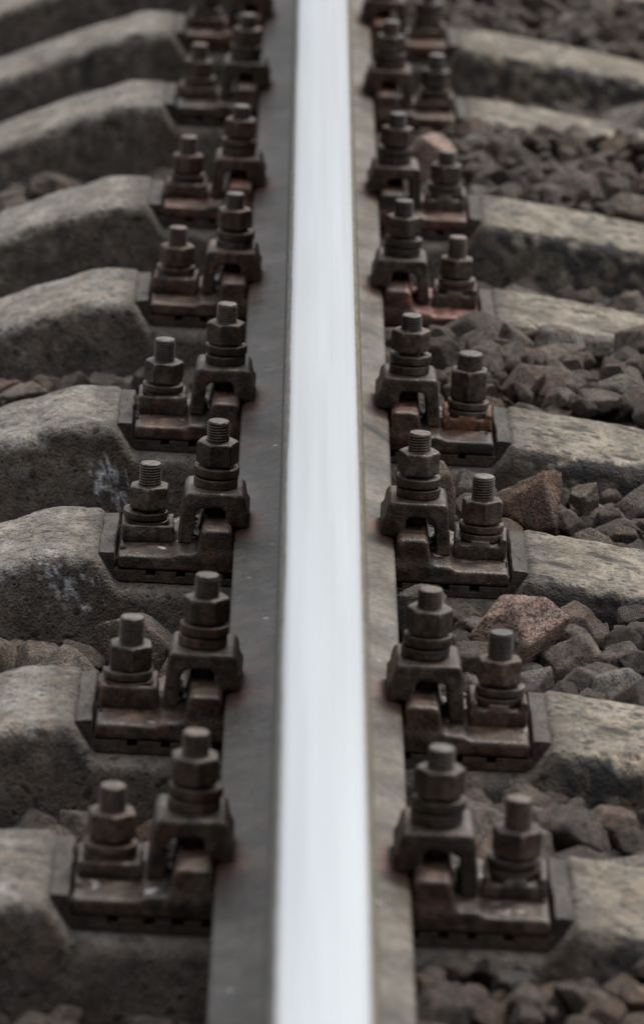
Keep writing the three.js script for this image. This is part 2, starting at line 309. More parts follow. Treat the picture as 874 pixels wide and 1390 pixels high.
function makeSleeper(i) {
  const z0 = ROW_Z[i], r = rng(700 + i), ox = r() * 90, us = [];
  for (let u = -0.59; u < -0.48; u += 0.012) us.push(u); for (let u = -0.48; u < -0.21; u += 0.0036) us.push(u); for (let u = -0.21; u < -0.17; u += 0.0022) us.push(u);
  for (let u = -0.17; u < -0.075; u += 0.0045) us.push(u); for (let u = -0.07; u < 0.07; u += 0.02) us.push(u); for (let u = 0.075; u < 0.17; u += 0.0045) us.push(u);
  for (let u = 0.17; u < 0.21; u += 0.0022) us.push(u); for (let u = 0.21; u < 0.58; u += 0.0036) us.push(u); for (let u = 0.58; u < 1.62; u += 0.03) us.push(u);
  const pos = [], uv = [], col = [], tri = []; let n = 0;
  const splash = { 2: [[-0.228, 0.030, 0.017], [-0.245, 0.016, 0.01], [-0.212, 0.045, 0.008], [-0.20, 0.02, 0.006]], 3: [[-0.205, 0.045, 0.020], [-0.195, 0.06, 0.012], [-0.215, 0.058, 0.012]] }[i] || [];
  us.forEach((u, k) => {
    const h = sleeperTop(u), e = Math.abs(u), R = mix(0.018, u < 0 ? 0.020 : 0.027, ss(0.18, 0.24, e)), pts = [];
    const ang = Math.atan2(1, SLOPE);                        // front face, leaning out downwards
    const bot = -0.215;
    const cz = HALF - R * 0.62, nAng = Math.PI / 2 - ang, vT = h - R + R * Math.sin(nAng), zT = cz + R * Math.cos(nAng), zf = HALF;                                           // nominal edge
    const faceLen = vT - bot;
    for (let m = 0; m <= 34; m++) { const v = bot + faceLen * (m < 6 ? m / 6 * 0.35 : 0.35 + 0.65 * (m - 6) / 28); pts.push([v, zT + (vT - v) * SLOPE, 1, nAng]); }
    for (let m = 1; m < 9; m++) { const a = mix(nAng, Math.PI / 2, m / 9); pts.push([h - R + R * Math.sin(a), cz + R * Math.cos(a), 1 - m / 9, a]); }
    for (let m = 0; m <= 34; m++) pts.push([h, mix(cz, -cz, m / 34), 0, Math.PI / 2]);
    for (let m = 1; m <= 4; m++) { const a = mix(Math.PI / 2, nAng, m / 4); pts.push([h - R + R * Math.sin(a), -(cz + R * Math.cos(a)), m / 4, Math.PI - a]); }
    for (let m = 1; m <= 6; m++) { const v = mix(vT, bot, m / 6); pts.push([v, -(zT + (vT - v) * SLOPE), 1, Math.PI - nAng]); }
    n = pts.length; let L = 0;
    pts.forEach(([v, z, f, na], m) => {
      if (m) L += Math.hypot(v - pts[m - 1][0], z - pts[m - 1][1]);
      const X = u * 22 + ox, Y = v * 22, Z = z * 22;
      const w = ss(0.205, 0.23, e) * 0.7 + 0.3;
      let d = w * (0.0028 * fbm(X * 0.5, Y * 0.5, Z * 0.5, 2) + 0.0013 * fbm(X * 4, Y * 4, Z * 4, 3)) ;
      const pit = fbm(X * 9 + 3, Y * 9, Z * 9, 2); if (pit > 0.34) d -= 0.003 * ss(0.34, 0.45, pit) * w;
      const chip = fbm(X * 1.6 + 40, Y * 1.6, Z * 1.6, 3); if (f > 0.05 && f < 0.95) d -= 0.006 * ss(0.12, 0.4, chip) * w;
      const ny = Math.sin(na), nz = Math.cos(na);
      pos.push(u, v + d * ny, z + d * nz); uv.push(u / 0.36 + i * 0.37, (L + i * 0.211) / 0.36);
      // concrete, weathering and oil; faces and notch darker than the tops
      const a = fbm(X * 0.8 + 11, Y * 0.8, Z * 0.8, 4), b = fbm(X * 2.6 + 5, Y * 2.6, Z * 2.6, 4), c = fbm(X * 7, Y * 7 + 9, Z * 7, 2);
      let q = u > 0 ? mix3([0.195, 0.163, 0.126], [0.29, 0.25, 0.2], ss(-0.3, 0.3, a)) : mix3([0.18, 0.156, 0.135], [0.265, 0.24, 0.216], ss(-0.3, 0.3, a));  // warm light from the right put into the concrete colour here
      q = mix3(q, [0.115, 0.093, 0.074], 0.45 * ss(0.02, 0.35, b));
      if (c > 0.25) q = mix3(q, [0.07, 0.06, 0.052], 0.7 * ss(0.25, 0.4, c));
      const fd = f > 0.99 ? 0.9 + 0.25 * ss(0.0, 0.06, h - v - R) : f * 0.85, faceDark = ss(0.35, 1.05, fd + 0.7 * b + 0.4 * a);
      q = mix3(q, u > 0 ? [0.064, 0.051, 0.040] : [0.066, 0.050, 0.039], 0.9 * faceDark);
      if (u > 0.13) { const oil = ss(0.05, 0.3, b * 1.25 + 0.9 * a - 0.02 + 0.36 * (f > 0.4 ? Math.exp(-Math.max(0, h - v - 0.01) / 0.03) : -0.35)); q = mix3(q, [0.016, 0.0145, 0.0145], 0.92 * oil); }
      else if (u < -0.13) { const oil = ss(0.3, 0.6, b * 1.2 + a * 0.8 + 0.12 * (f > 0.5 ? 1 : -1)); q = mix3(q, [0.03, 0.026, 0.024], 0.7 * oil); }
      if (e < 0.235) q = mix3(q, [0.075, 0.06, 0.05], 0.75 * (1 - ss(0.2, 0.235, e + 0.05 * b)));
      if (e < 0.21 && e > 0.15 && f > 0.5) q = mix3(q, [0.10, 0.055, 0.03], 0.35 * ss(0.0, 0.3, a + b));
      if (z > 0 && f > 0.5) for (const [su, sv, sr] of splash) { const dd = Math.hypot(u - su, (h - v) - sv - 0.0) / (sr * 0.85) + 3.2 * fbm(X * 8, Y * 8, Z * 8, 2); q = mix3(q, [0.44, 0.45, 0.48], 0.85 * (1 - ss(0.42, 0.62, dd))); }
      for (const [mu, mz, mr, me] of MARKS[i] || []) if (f < 0.5) q = mix3(q, [0.03, 0.027, 0.026], 0.85 * (1 - ss(0.6, 1.1, Math.hypot((u - mu) / (mr * me), (z - mz) / mr) + 0.9 * fbm(X * 3, Y * 3, Z * 3, 2))));
      if (i === 7 && z > 0 && f > 0.3 && h - v > 0.012 && h - v < 0.055) q = mix3(q, [0.02, 0.018, 0.018], 0.9 * (1 - ss(0.006, 0.010, Math.abs(u + 0.318))));
      const sp = fbm(X * 14 + 77, Y * 14, Z * 14, 1); if (sp > 0.4) q = mix3(q, [0.4, 0.4, 0.4], 0.5 * ss(0.4, 0.47, sp));
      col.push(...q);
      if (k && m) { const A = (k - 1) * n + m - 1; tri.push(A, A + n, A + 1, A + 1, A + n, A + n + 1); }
    });
  });
  for (const k of [0, us.length - 1]) {                       // closed ends
    const base = pos.length / 3; for (let m = 0; m < n; m++) { const s = k * n + m; pos.push(pos[s * 3], pos[s * 3 + 1], pos[s * 3 + 2]); uv.push(pos[s * 3 + 2] / 0.36, pos[s * 3 + 1] / 0.36); col.push(col[s * 3], col[s * 3 + 1], col[s * 3 + 2]); }
    for (let m = 1; m < n - 1; m++) k ? tri.push(base, base + m + 1, base + m) : tri.push(base, base + m, base + m + 1);
  }
  for (let t = 0; t < tri.length; t += 3) { const s = tri[t + 1]; tri[t + 1] = tri[t + 2]; tri[t + 2] = s; }
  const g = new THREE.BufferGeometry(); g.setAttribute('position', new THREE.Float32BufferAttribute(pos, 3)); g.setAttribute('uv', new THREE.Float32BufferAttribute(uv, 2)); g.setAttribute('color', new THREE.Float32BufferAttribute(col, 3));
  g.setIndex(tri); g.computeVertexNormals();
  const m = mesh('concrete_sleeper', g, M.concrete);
  tag(m, SLEEPER_LABEL[i], 'railway sleeper', 'concrete sleepers crossing under the rail');
  seat(m, 0, 0, z0);
}
const SLEEPER_LABEL = [
  'weathered concrete sleeper nearest the viewer, blurred at the bottom of the picture',
  'concrete sleeper second from the bottom, lying behind the nearest one',
  'sharp concrete sleeper third from the bottom, with white splashes on its left face',
  'sharp concrete sleeper fourth from the bottom, with a pale star-shaped splash at left',
  'concrete sleeper fifth from the bottom, under the plate with pinkish paint on its right',
  'concrete sleeper sixth from the bottom, slightly out of focus above the middle',
  'blurred concrete sleeper seventh from the bottom, second from the top edge',
  'blurred concrete sleeper eighth from the bottom, topmost with its fastenings in view',
  'farthest sleeper, only its dark face peeping in at the top left corner'];
for (let i = 0; i < 9; i++) makeSleeper(i);

// ---------------------------------------------------------------- rubber pads under the tie plates
function padGeometry(seed) {
  const r = rng(seed), half = (s) => {
    const p = [[0.1857, -0.0056], [0.1866, -0.0044], [0.1990, -0.0050], [0.2006, -0.0066], [0.2008, -0.0100], [0.1865, -0.0285], [0.1825, -0.0315], [0.1770, -0.0325]];
    return p.map(([u, v]) => [s * u, v]);
  };
  const b = TOP - PLATE - 0.0004, sh = new THREE.Shape(), pts = [];
  const R = half(1), L = half(-1).reverse();
  pts.push(...R, ...L);                                      // right end, down, along the underside to the left end, up
  pts.push([-0.1852, -0.014], [-0.1848, b]);
  const sl = [0.079, 0.101, 0.123, 0.151];
  for (const u of [...sl.map((x) => -x).reverse(), ...sl]) { const w = 0.0035 + r() * 0.0012, d = 0.0045 + r() * 0.001; pts.push([u - w, b], [u - w, b - d], [u + w, b - d], [u + w, b]); }
  pts.push([0.1848, b], [0.1852, -0.014]);
  sh.setFromPoints(pts.map(([u, v]) => new THREE.Vector2(u, v)));
  let g = new THREE.ExtrudeGeometry(sh, { depth: 0.1385, bevelEnabled: true, bevelThickness: 0.0008, bevelSize: 0.0006, bevelOffset: -0.0006, bevelSegments: 2, curveSegments: 4 });
  g.translate(0, 0, -0.06925); g = new TessellateModifier(0.012, 5).modify(g);
  { const p = g.attributes.position; for (let i = 0; i < p.count; i++) { const x = p.getX(i), y = p.getY(i), z = p.getZ(i); if (Math.abs(x) > 0.18 && y > -0.03) { p.setX(i, x + 0.0016 * fbm(z * 40 + seed, y * 40, seed, 2) * (1 + (x > 0 ? 1 : 2))); p.setY(i, y + 0.0022 * fbm(z * 30 + seed * 3, x * 60, 1, 2)); } } g.computeVertexNormals(); }
  g = boxUV(g, 0.12, seed * 0.13);
  return colourise(g, (x, y, z) => { const a = fbm(x * 30 + seed, y * 30, z * 30, 3); let q = mix3([0.034, 0.026, 0.021], [0.066, 0.051, 0.041], ss(-0.3, 0.3, a)); if (y < -0.02) q = mix3(q, [0.095, 0.058, 0.036], 0.7 * ss(-0.2, 0.25, fbm(x * 12 + seed * 2, 0, z * 12, 2))); return q; });
}
const pads = [1, 2, 3].map(padGeometry);

// ---------------------------------------------------------------- tie plates
const baseP = poly2([[-0.1825, -PLATE], [0.1825, -PLATE], [0.1835, -0.004], [0.1805, 0.0002], [0.133, 0.0002], [0.127, 0.0036], [0.077, 0.0036], [0.076, 0.0066], [-0.076, 0.0066], [-0.077, 0.0036], [-0.127, 0.0036], [-0.133, 0.0002], [-0.1805, 0.0002], [-0.1835, -0.004]]);
const ribP = poly2([[0.0768, -0.006], [0.0770, 0.024], [0.0800, 0.0280], [0.1030, 0.0280], [0.1055, 0.0250], [0.1080, 0.010], [0.1110, -0.006]]);
function plateGeometry(seed) {
  const f = (x, y, z) => {
    const az = Math.abs(z) - 0.0695, e = Math.abs(x);
    const b = extr(baseP(x, y), az, 0.0026);
    let rb = extr(ribP(e, y), Math.abs(z) - 0.0692, 0.0032);
    rb = smax(rb, 0.0125 - Math.abs(z), 0.003);
    return smin(b, rb, 0.007);
  };
  const dn = (x, y, z) => 0.0007 * fbm(x * 60 + seed * 9, y * 60, z * 60, 2) + 0.0013 * fbm(x * 14 + seed * 5, y * 14 + 2, z * 14, 2);
  return boxUV(sdfMesh(f, [-0.193, -0.019, -0.076], [0.193, 0.034, 0.076], 0.0025, dn), 0.12, seed * 0.17);
}
const plates = [1, 2, 3].map(plateGeometry);
const RUSTY = [0.25, 0.3, 0.2, 0.45, 0.5, 0.95, 0.6, 0.95];   // how reddish each plate is
function colouredPlate(i) {                                    // shares the shape, has its own rust, paint and specks
  const src = plates[i % 3], g = new THREE.BufferGeometry(); for (const k of ['position', 'normal', 'uv', 'curv']) g.setAttribute(k, src.attributes[k]);
  const sc = steelColour(i * 4.3 + 2, 0.4), fl = i % 2 ? -1 : 1;
  return colourise(g, (x, y, z, cv) => {
    let q = sc(x, y, z, cv); const X = x * fl, Z = z * fl, s = fbm(x * 60 + i * 31, y * 60, z * 60, 2), a = fbm(x * 25 + i * 7, y * 25, z * 25, 3), top = y < 0.005 && y > -0.005 && Math.abs(x) > 0.11;
    q = mix3(q, [0.18, 0.075, 0.048], RUSTY[i] * 0.95 * ss(-0.25, 0.2, a));
    if (y > -0.006) q = mix3(q, [0.022, 0.018, 0.016], 0.75 * (1 - ss(0.004, 0.012, Math.abs(Math.abs(x) - 0.113) + 0.006 * a)));
    if (top) { q = mix3(q, [0.115, 0.098, 0.086], 0.5 * ss(-0.1, 0.3, a)); }
    if (i === 4 && X > 0.1) q = mix3(q, [0.26, 0.115, 0.095], 0.85 * ss(-0.3, 0.0, a + (y > -0.004 ? 0.2 : -0.25)));
    if (i === 3 && X > 0) q = mix3(q, [0.018, 0.016, 0.016], 0.95 * (1 - ss(0.012, 0.022, Math.hypot(X - 0.163, Z - 0.068) + 0.02 * a)));
    if (y < -0.006) q = mix3(q, [0.15, 0.075, 0.04], 0.35 * ss(0.05, 0.3, fbm(x * 18 + i, y * 30, z * 18, 2)));
    if (top && s > 0.29) q = mix3(q, [0.6, 0.61, 0.63], ss(0.29, 0.34, s));
    return q;
  });
}

// ---------------------------------------------------------------- rail clips and bolts
const clipP = poly2([[0.0625, 0.0210], [0.0622, 0.0360], [0.0648, 0.0385], [0.0672, 0.0505], [0.0702, 0.0535], [0.1205, 0.0535], [0.1240, 0.0495], [0.1285, 0.0040], [0.1280, 0.0034], [0.1150, 0.0034], [0.1125, 0.0340], [0.1085, 0.0385], [0.0890, 0.0395], [0.0850, 0.0360], [0.0840, 0.0240], [0.0810, 0.0205]]);
function clipGeometry(seed) {
  const f = (x, y, z) => extr(clipP(x, y), Math.abs(z) - 0.0325 - 0.03 * Math.min(0, y - 0.04), 0.0021);
  const dn = (x, y, z) => 0.0006 * fbm(x * 70 + seed * 9, y * 70, z * 70, 2) + 0.0009 * fbm(x * 20 + seed * 5, y * 20, z * 20, 2);
  let g = sdfMesh(f, [0.057, -0.001, -0.039], [0.134, 0.060, 0.039], 0.0016, dn);
  g.translate(-0.095, 0, 0); g = boxUV(g, 0.10, seed * 0.23);
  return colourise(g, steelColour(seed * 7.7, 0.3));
}
function nutGeometry(seed) {
  const R = 0.0176, hh = 0.0112;
  const f = (x, y, z) => {
    let d = -1; for (let k = 0; k < 3; k++) { const a = k * Math.PI / 3 + 0.3; d = Math.max(d, Math.abs(x * Math.cos(a) + z * Math.sin(a)) - R); }
    const r = Math.hypot(x, z), ay = Math.abs(y);
    const cone = (r - 0.0178) * 0.5 + (ay - hh) * 0.866;
    return smax(smax(d, ay - hh, 0.0015), cone, 0.0012);
  };
  const dn = (x, y, z) => 0.0005 * fbm(x * 90 + seed * 9, y * 90, z * 90, 2) + 0.0008 * fbm(x * 40 + seed * 3, y * 40, z * 40, 1);
  let g = sdfMesh(f, [-0.0235, -0.0145, -0.0235], [0.0235, 0.0145, 0.0235], 0.00125, dn);
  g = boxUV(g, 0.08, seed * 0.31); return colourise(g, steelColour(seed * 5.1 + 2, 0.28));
}
function boltGeometry(seed, len, pitch = 0.0026, depth = 0.0013) { // threaded stud, its top at y = 0
  const rows = Math.ceil(len / 0.00055), cols = 40, r = rng(seed), pos = [], tri = [], R = 0.0109;
  const prof = []; for (let k = 0; k <= 6; k++) prof.push([R * 0.86 * k / 6, -0.0006 * (k / 6) ** 2]); prof.push([R * 0.93, -0.0016]);
  for (let k = 0; k <= rows; k++) prof.push([null, -0.0022 - k / rows * (len - 0.0022)]);
  prof.forEach(([rad, y], k) => { for (let c = 0; c <= cols; c++) {
    const a = c / cols * Math.PI * 2; let q = rad;
    if (q === null) { const t = ((y / pitch + c / cols) % 1 + 1) % 1, tri01 = Math.abs(t - 0.5) * 2; q = R - depth * ss(0.35, 0.95, tri01) - 0.0004 * Math.max(0, 0.5 + fbm(Math.cos(a) * 3 + seed, y * 300, Math.sin(a) * 3, 2) * 2) * 0.7; q = Math.min(q, R * 0.96 + (-y - 0.0022) * 1.2); }
    pos.push(q * Math.cos(a), y + (rad === null ? 0 : 0.0004 * fbm(q * 200 * Math.cos(a), seed, q * 200 * Math.sin(a), 2)), q * Math.sin(a));
    if (k && c) { const A = (k - 1) * (cols + 1) + c - 1, B = A + cols + 1; tri.push(A, A + 1, B, A + 1, B + 1, B); }
  } });
  let g = new THREE.BufferGeometry(); g.setAttribute('position', new THREE.Float32BufferAttribute(pos, 3)); g.setIndex(tri); g.computeVertexNormals();
  g = boxUV(g, 0.08, seed * 0.41);
  const sc = steelColour(seed * 3.3, 0.15);
  return colourise(g, (x, y, z) => mix3(sc(x, y, z), [0.15, 0.135, 0.12], y > -0.0012 ? 0.75 : 0.15));  // sky sheen on the stud top put in as a paler colour
}
function washerGeometry(seed, pitch, turns = 1.96) {           // double coil spring washer, its foot at y = 0
  const r = rng(seed), a0 = 0, S = 12, N = 96, hw = 0.0044, hh = pitch * 0.46, rc = 0.0168, pos = [], tri = [];
  for (let k = 0; k <= N; k++) {
    const t = k / N * turns, a = a0 + t * 2 * Math.PI, y0 = hh + pitch * 0.97 * ss(0.86, 1.08, t) + 0.0011 * (t - 1) * (t > 1 ? 1 : 0.4);
    for (let m = 0; m < S; m++) {
      const b = (m + 0.5) / S * 2 * Math.PI, cx = Math.cos(b), sy = Math.sin(b), p = 0.28;
      const ex = Math.sign(cx) * Math.pow(Math.abs(cx), p) * hw, ey = Math.sign(sy) * Math.pow(Math.abs(sy), p) * hh;
      const w = 0.0004 * fbm(Math.cos(a) * 2 + seed, k * 0.05, m * 0.3, 2), q = rc + ex + w + 0.0005 * Math.sin(a * 1.3 + seed) + (t > 0.97 ? 0.0009 * Math.cos(a - seed * 2) : -0.0003);
      pos.push(q * Math.cos(a), y0 + ey, q * Math.sin(a));
      if (k) { const A = (k - 1) * S + m, B = (k - 1) * S + (m + 1) % S; tri.push(A, A + S, B, B, A + S, B + S); }
    }
  }
  for (const k of [0, N]) { const base = pos.length / 3, s = k * S; for (let m = 0; m < S; m++) pos.push(pos[(s + m) * 3], pos[(s + m) * 3 + 1], pos[(s + m) * 3 + 2]); for (let m = 1; m < S - 1; m++) k ? tri.push(base, base + m + 1, base + m) : tri.push(base, base + m, base + m + 1); }
  let g = new THREE.BufferGeometry(); g.setAttribute('position', new THREE.Float32BufferAttribute(pos, 3)); g.setIndex(tri); g.computeVertexNormals();
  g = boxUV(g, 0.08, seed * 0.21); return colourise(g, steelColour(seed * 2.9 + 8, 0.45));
}
function trayGeometry(seed) {                                  // insulating bush and square washer under the anchor nut
  const f = (x, y, z) => {
    let d = box3(x, y, z, 0, 0.004, 0, 0.0245, 0.0045, 0.0245, 0.0018);
    for (const s of [-1, 1]) d = smin(d, box3(x, y, z, s * 0.0215, 0.008, 0, 0.003, 0.0055, 0.0235, 0.0014), 0.002);
    d = smin(d, box3(x, y, z, 0, 0.008, -0.0215, 0.024, 0.005, 0.003, 0.0014), 0.002);
    d = smin(d, box3(x, y, z, 0, 0.0085, 0.0195, 0.0085, 0.0028, 0.0035, 0.0014), 0.002);
    return d;
  };
  const dn = (x, y, z) => 0.0006 * fbm(x * 80 + seed * 9, y * 80, z * 80, 2) + 0.0015 * fbm(x * 35 + seed * 3, y * 35, z * 35, 1);
  let g = sdfMesh(f, [-0.029, -0.003, -0.029], [0.029, 0.0165, 0.029], 0.0014, dn);
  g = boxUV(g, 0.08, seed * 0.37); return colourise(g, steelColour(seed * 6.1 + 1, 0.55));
}
const clips = [1, 2, 3, 4].map(clipGeometry), nuts = [1, 2, 3, 4, 5].map(nutGeometry), trays = [1, 2, 3].map(trayGeometry);
const clipWash = [1, 2, 3, 4, 5].map((s) => washerGeometry(s, 0.0098)), boltWash = [6, 7, 8, 9].map((s) => washerGeometry(s, 0.0078));
const studs = [1, 2, 3, 4, 5].map((s) => boltGeometry(s, 0.056)), longStuds = [6, 7, 8].map((s) => boltGeometry(s, 0.095));
const wornStud = boltGeometry(9, 0.056, 0.0026, 0.0004);

const SIDE = { '-1': 'left', 1: 'right' };
const pick = (r, base) => { const q = r(); return q < 0.42 ? base : q < 0.62 ? M.darkSteel : q < 0.82 ? M.warmSteel : M.greySteel; };   // no two pieces weather alike
function placeClip(i, s) {
  const r = rng(9000 + i * 10 + s), z = ROW_Z[i], mat = i === 5 || i === 7 ? M.warmSteel : M.steel;
  const t = thing('rail_clip', `bridge clip bolted on the ${SIDE[s]} rail foot at the ${ROW_NAME[i]}`, 'rail clip', 'bridge clips along both sides of the rail');
  seat(t, s * 0.0945, TOP, z + (r() - 0.5) * 0.006, (s > 0 ? 0 : Math.PI) + (r() - 0.5) * 0.05);
  mesh('clip', clips[Math.floor(r() * 4)], pick(r, mat), t);
  const w = mesh('spring_washer', clipWash[Math.floor(r() * 5)], pick(r, mat), t); w.position.set((r() - 0.5) * 0.004, 0.0538, (r() - 0.5) * 0.003); w.rotation.set((r() - 0.5) * 0.06, s * Math.PI / 2 + (r() - 0.5) * 3.0, (r() - 0.5) * 0.06);
  const dy = (r() - 0.5) * 0.003, n = mesh('nut', nuts[Math.floor(r() * 5)], pick(r, mat), t); n.position.set(0, 0.0855 + dy, 0); n.rotation.set((r() - 0.5) * 0.06, r() * 6.28, (r() - 0.5) * 0.06);
  const b = mesh('bolt', longStuds[Math.floor(r() * 3)], pick(r, mat), t); b.position.set(0, CLIP_TOP[i][s > 0 ? 1 : 0], 0); b.rotation.y = r() * 6.28;
}
const CLIP_TOP = [[0.116, 0.114], [0.115, 0.113], [0.117, 0.115], [0.116, 0.114], [0.115, 0.116], [0.114, 0.115], [0.114, 0.115], [0.115, 0.115]];
const BOLT_TOP = [[0.0695, 0.069], [0.066, 0.065], [0.068, 0.067], [0.067, 0.063], [0.0655, 0.066], [0.067, 0.060], [0.067, 0.067], [0.067, 0.067]];
const LIFT = [[0, 10, 4, 9, 8, 6, 4, 4], [7, 13, 9, 14, 12, 11, 6, 6]].map((l) => l.map((v) => v / 1000));
function placeBolt(i, s) {
  const r = rng(5000 + i * 10 + s), z = ROW_Z[i], mat = (i === 4 && s < 0) || i === 6 ? M.warmSteel : i === 5 && s < 0 ? M.warmSteel : M.steel, odd = i === 3 && s > 0;
  const t = thing('anchor_bolt', odd ? 'squat anchor bolt on a rust-orange washer, right of the rail, fourth sleeper from the bottom' : `nutted anchor bolt ${SIDE[s]} of the rail on the ${ROW_NAME[i]}`, 'anchor bolt', 'anchor bolts in the tie plates');
  seat(t, s * 0.1565, TOP, z + (r() - 0.5) * 0.006, (s > 0 ? 0 : Math.PI) + (r() - 0.5) * 0.08);
  const total = LIFT[s > 0 ? 1 : 0][i], lift = odd ? 0.002 : Math.min(0.0055, total * 0.5);
  const tr = mesh('square_washer', trays[Math.floor(r() * 3)], odd ? M.orangeSteel : i % 3 === 1 ? M.warmSteel : mat, t); tr.position.y = 0.0006; tr.scale.y = 1 + lift / 0.0095;
  const w = mesh('spring_washer', boltWash[Math.floor(r() * 4)], pick(r, mat), t); w.position.set((r() - 0.5) * 0.004, 0.0096 + lift, (r() - 0.5) * 0.004); w.rotation.set((r() - 0.5) * 0.07, s * Math.PI / 2 + (r() - 0.5) * 3.0, (r() - 0.5) * 0.07);
  const top = BOLT_TOP[i][s > 0 ? 1 : 0] + total, n = mesh('nut', nuts[Math.floor(r() * 5)], pick(r, mat), t); n.position.set(0, 0.0372 + lift + (r() - 0.5) * 0.002, 0); n.rotation.set((r() - 0.5) * 0.06, r() * 6.28, (r() - 0.5) * 0.06);
  if (odd) { n.scale.set(1.03, 1.42, 1.03); n.position.y += 0.0046; }
  const b = mesh('bolt', odd ? wornStud : studs[Math.floor(r() * 5)], pick(r, mat), t); b.position.set(0, top, 0); b.rotation.y = r() * 6.28; if (odd) b.scale.set(1.22, 1, 1.22);
}
const PLATE_LABEL = ['blurred ribbed steel tie plate at the nearest sleeper, lowest in the picture', 'steel tie plate under the rail at the second sleeper from the bottom', 'sharp brown steel tie plate at the third sleeper from the bottom',
  'sharp tie plate with rusty joints at the fourth sleeper from the bottom', 'tie plate with pinkish red paint at the fifth sleeper from the bottom', 'reddish tie plate at the sixth sleeper from the bottom', 'blurred brown tie plate at the seventh sleeper from the bottom', 'blurred reddish tie plate at the farthest sleeper by the top edge'];
for (let i = 0; i < 8; i++) {
  const pad = mesh('rubber_pad', pads[i % 3], M.rubber); seat(pad, 0, 0, ROW_Z[i] - 0.001);
  tag(pad, `dark rubber pad under the tie plate of the ${ROW_NAME[i]}`, 'rubber pad', 'rubber pads under the tie plates');
  const pl = mesh('tie_plate', colouredPlate(i), M.steel); seat(pl, 0, TOP, ROW_Z[i], i % 2 ? Math.PI : 0);
  tag(pl, PLATE_LABEL[i], 'tie plate', 'ribbed tie plates under the rail');
  for (const s of [-1, 1]) { placeClip(i, s); placeBolt(i, s); }
}

// ---------------------------------------------------------------- ground and ballast
{
  const g = new THREE.PlaneGeometry(300, 300, 1, 1); g.rotateX(-Math.PI / 2); const uv = g.attributes.uv; for (let i = 0; i < uv.count; i++) uv.setXY(i, uv.getX(i) * 400, uv.getY(i) * 400);
  colourise(g, () => [1, 1, 1]); const m = mesh('ground', g, M.gravel); m.position.y = -0.24; m.userData.kind = 'structure';
}
// bay k lies in front of sleeper k: bay 0 is nearest
const BAY_L = [-0.085, -0.085, -0.085, -0.125, -0.080, -0.125, -0.108, -0.125, -0.13, -0.13], BAY_R = [-0.06, -0.060, -0.060, -0.070, -0.037, -0.10, -0.042, -0.105, -0.055, -0.06];
const bayOf = (z) => { let k = 0; while (k < 9 && z < ROW_Z[k]) k++; return k; };
function bedHeight(x, z) {
  const k = bayOf(z), l = BAY_L[k], r = BAY_R[k] - 0.08 * Math.max(0, x - 0.28);
  const w = ss(-0.14, 0.06, x), base = mix(l - 0.16 * Math.max(0, -x - 0.3), r, w) - 0.02 * (1 - ss(0.04, 0.10, Math.abs(x)));
  return base + 0.018 * fbm(x * 7 + k * 3, 0.3, z * 7, 2);
}
{
  const nx = 150, nz = 300, g = new THREE.PlaneGeometry(4, 8, nx, nz); g.rotateX(-Math.PI / 2); g.translate(0.2, 0, -1);
  const p = g.attributes.position; for (let i = 0; i < p.count; i++) { const x = p.getX(i), z = p.getZ(i), e = Math.max(ss(0.9, 1.9, Math.abs(x - 0.2))); p.setY(i, mix(bedHeight(x, z) - 0.022, -0.236, e)); }
  const uv = g.attributes.uv; for (let i = 0; i < uv.count; i++) uv.setXY(i, p.getX(i) / 0.3, p.getZ(i) / 0.3);
  g.computeVertexNormals(); colourise(g, () => [0.8, 0.8, 0.8]); const m = mesh('ballast_bed', g, M.gravel); m.userData.kind = 'structure';
}
function stoneGeometry(seed, detail, sharp = 1) {
  const r = rng(seed * 77 + 5), planes = [];
  const NP = 13, ph = r() * 6.28; for (let i = 0; i < NP; i++) { const yy = 1 - 2 * (i + 0.5) / NP, a = i * 2.39996 + ph, q = Math.sqrt(1 - yy * yy); planes.push([new THREE.Vector3(q * Math.cos(a) + (r() - 0.5) * 0.7, yy + (r() - 0.5) * 0.7, q * Math.sin(a) + (r() - 0.5) * 0.7).normalize(), 0.58 + 0.40 * r()]); }
  const g = mergeVertices(new THREE.IcosahedronGeometry(1, detail).deleteAttribute('uv').deleteAttribute('normal')), p = g.attributes.position, v = new THREE.Vector3();
  for (let i = 0; i < p.count; i++) {
    v.fromBufferAttribute(p, i).normalize(); let q = 1.4;
    for (const [n, d] of planes) { const c = n.dot(v); if (c > 0.05) q = smin(q, d / c, 0.010); }
    q += 0.05 * fbm(v.x * 1.8 + seed, v.y * 1.8, v.z * 1.8, 2) + 0.055 * fbm(v.x * 6 + seed, v.y * 6, v.z * 6, 3);
    p.setXYZ(i, v.x * q, v.y * q, v.z * q);
  }
  g.computeVertexNormals();
  const o = boxUV(g, 3.2, seed * 0.19);
  return colourise(o, (x, y, z) => { const a = fbm(x * 1.3 + seed * 3, y * 1.3, z * 1.3, 3), b = fbm(x * 4 + seed, y * 4, z * 4, 3); let q = mix3([0.72, 0.70, 0.68], [1.15, 1.12, 1.1], ss(-0.3, 0.3, a)); q = mix3(q, [1.5, 1.12, 0.85], 0.5 * ss(0.05, 0.35, b)); return mix3(q, [0.5, 0.48, 0.47], 0.6 * ss(0.12, 0.4, -b)); });
}
const fineStones = Array.from({ length: 12 }, (_, i) => stoneGeometry(i + 1, 9)), coarse = Array.from({ length: 5 }, (_, i) => stoneGeometry(i + 31, 3));
const placed = [];                                            // [x, z, radius]
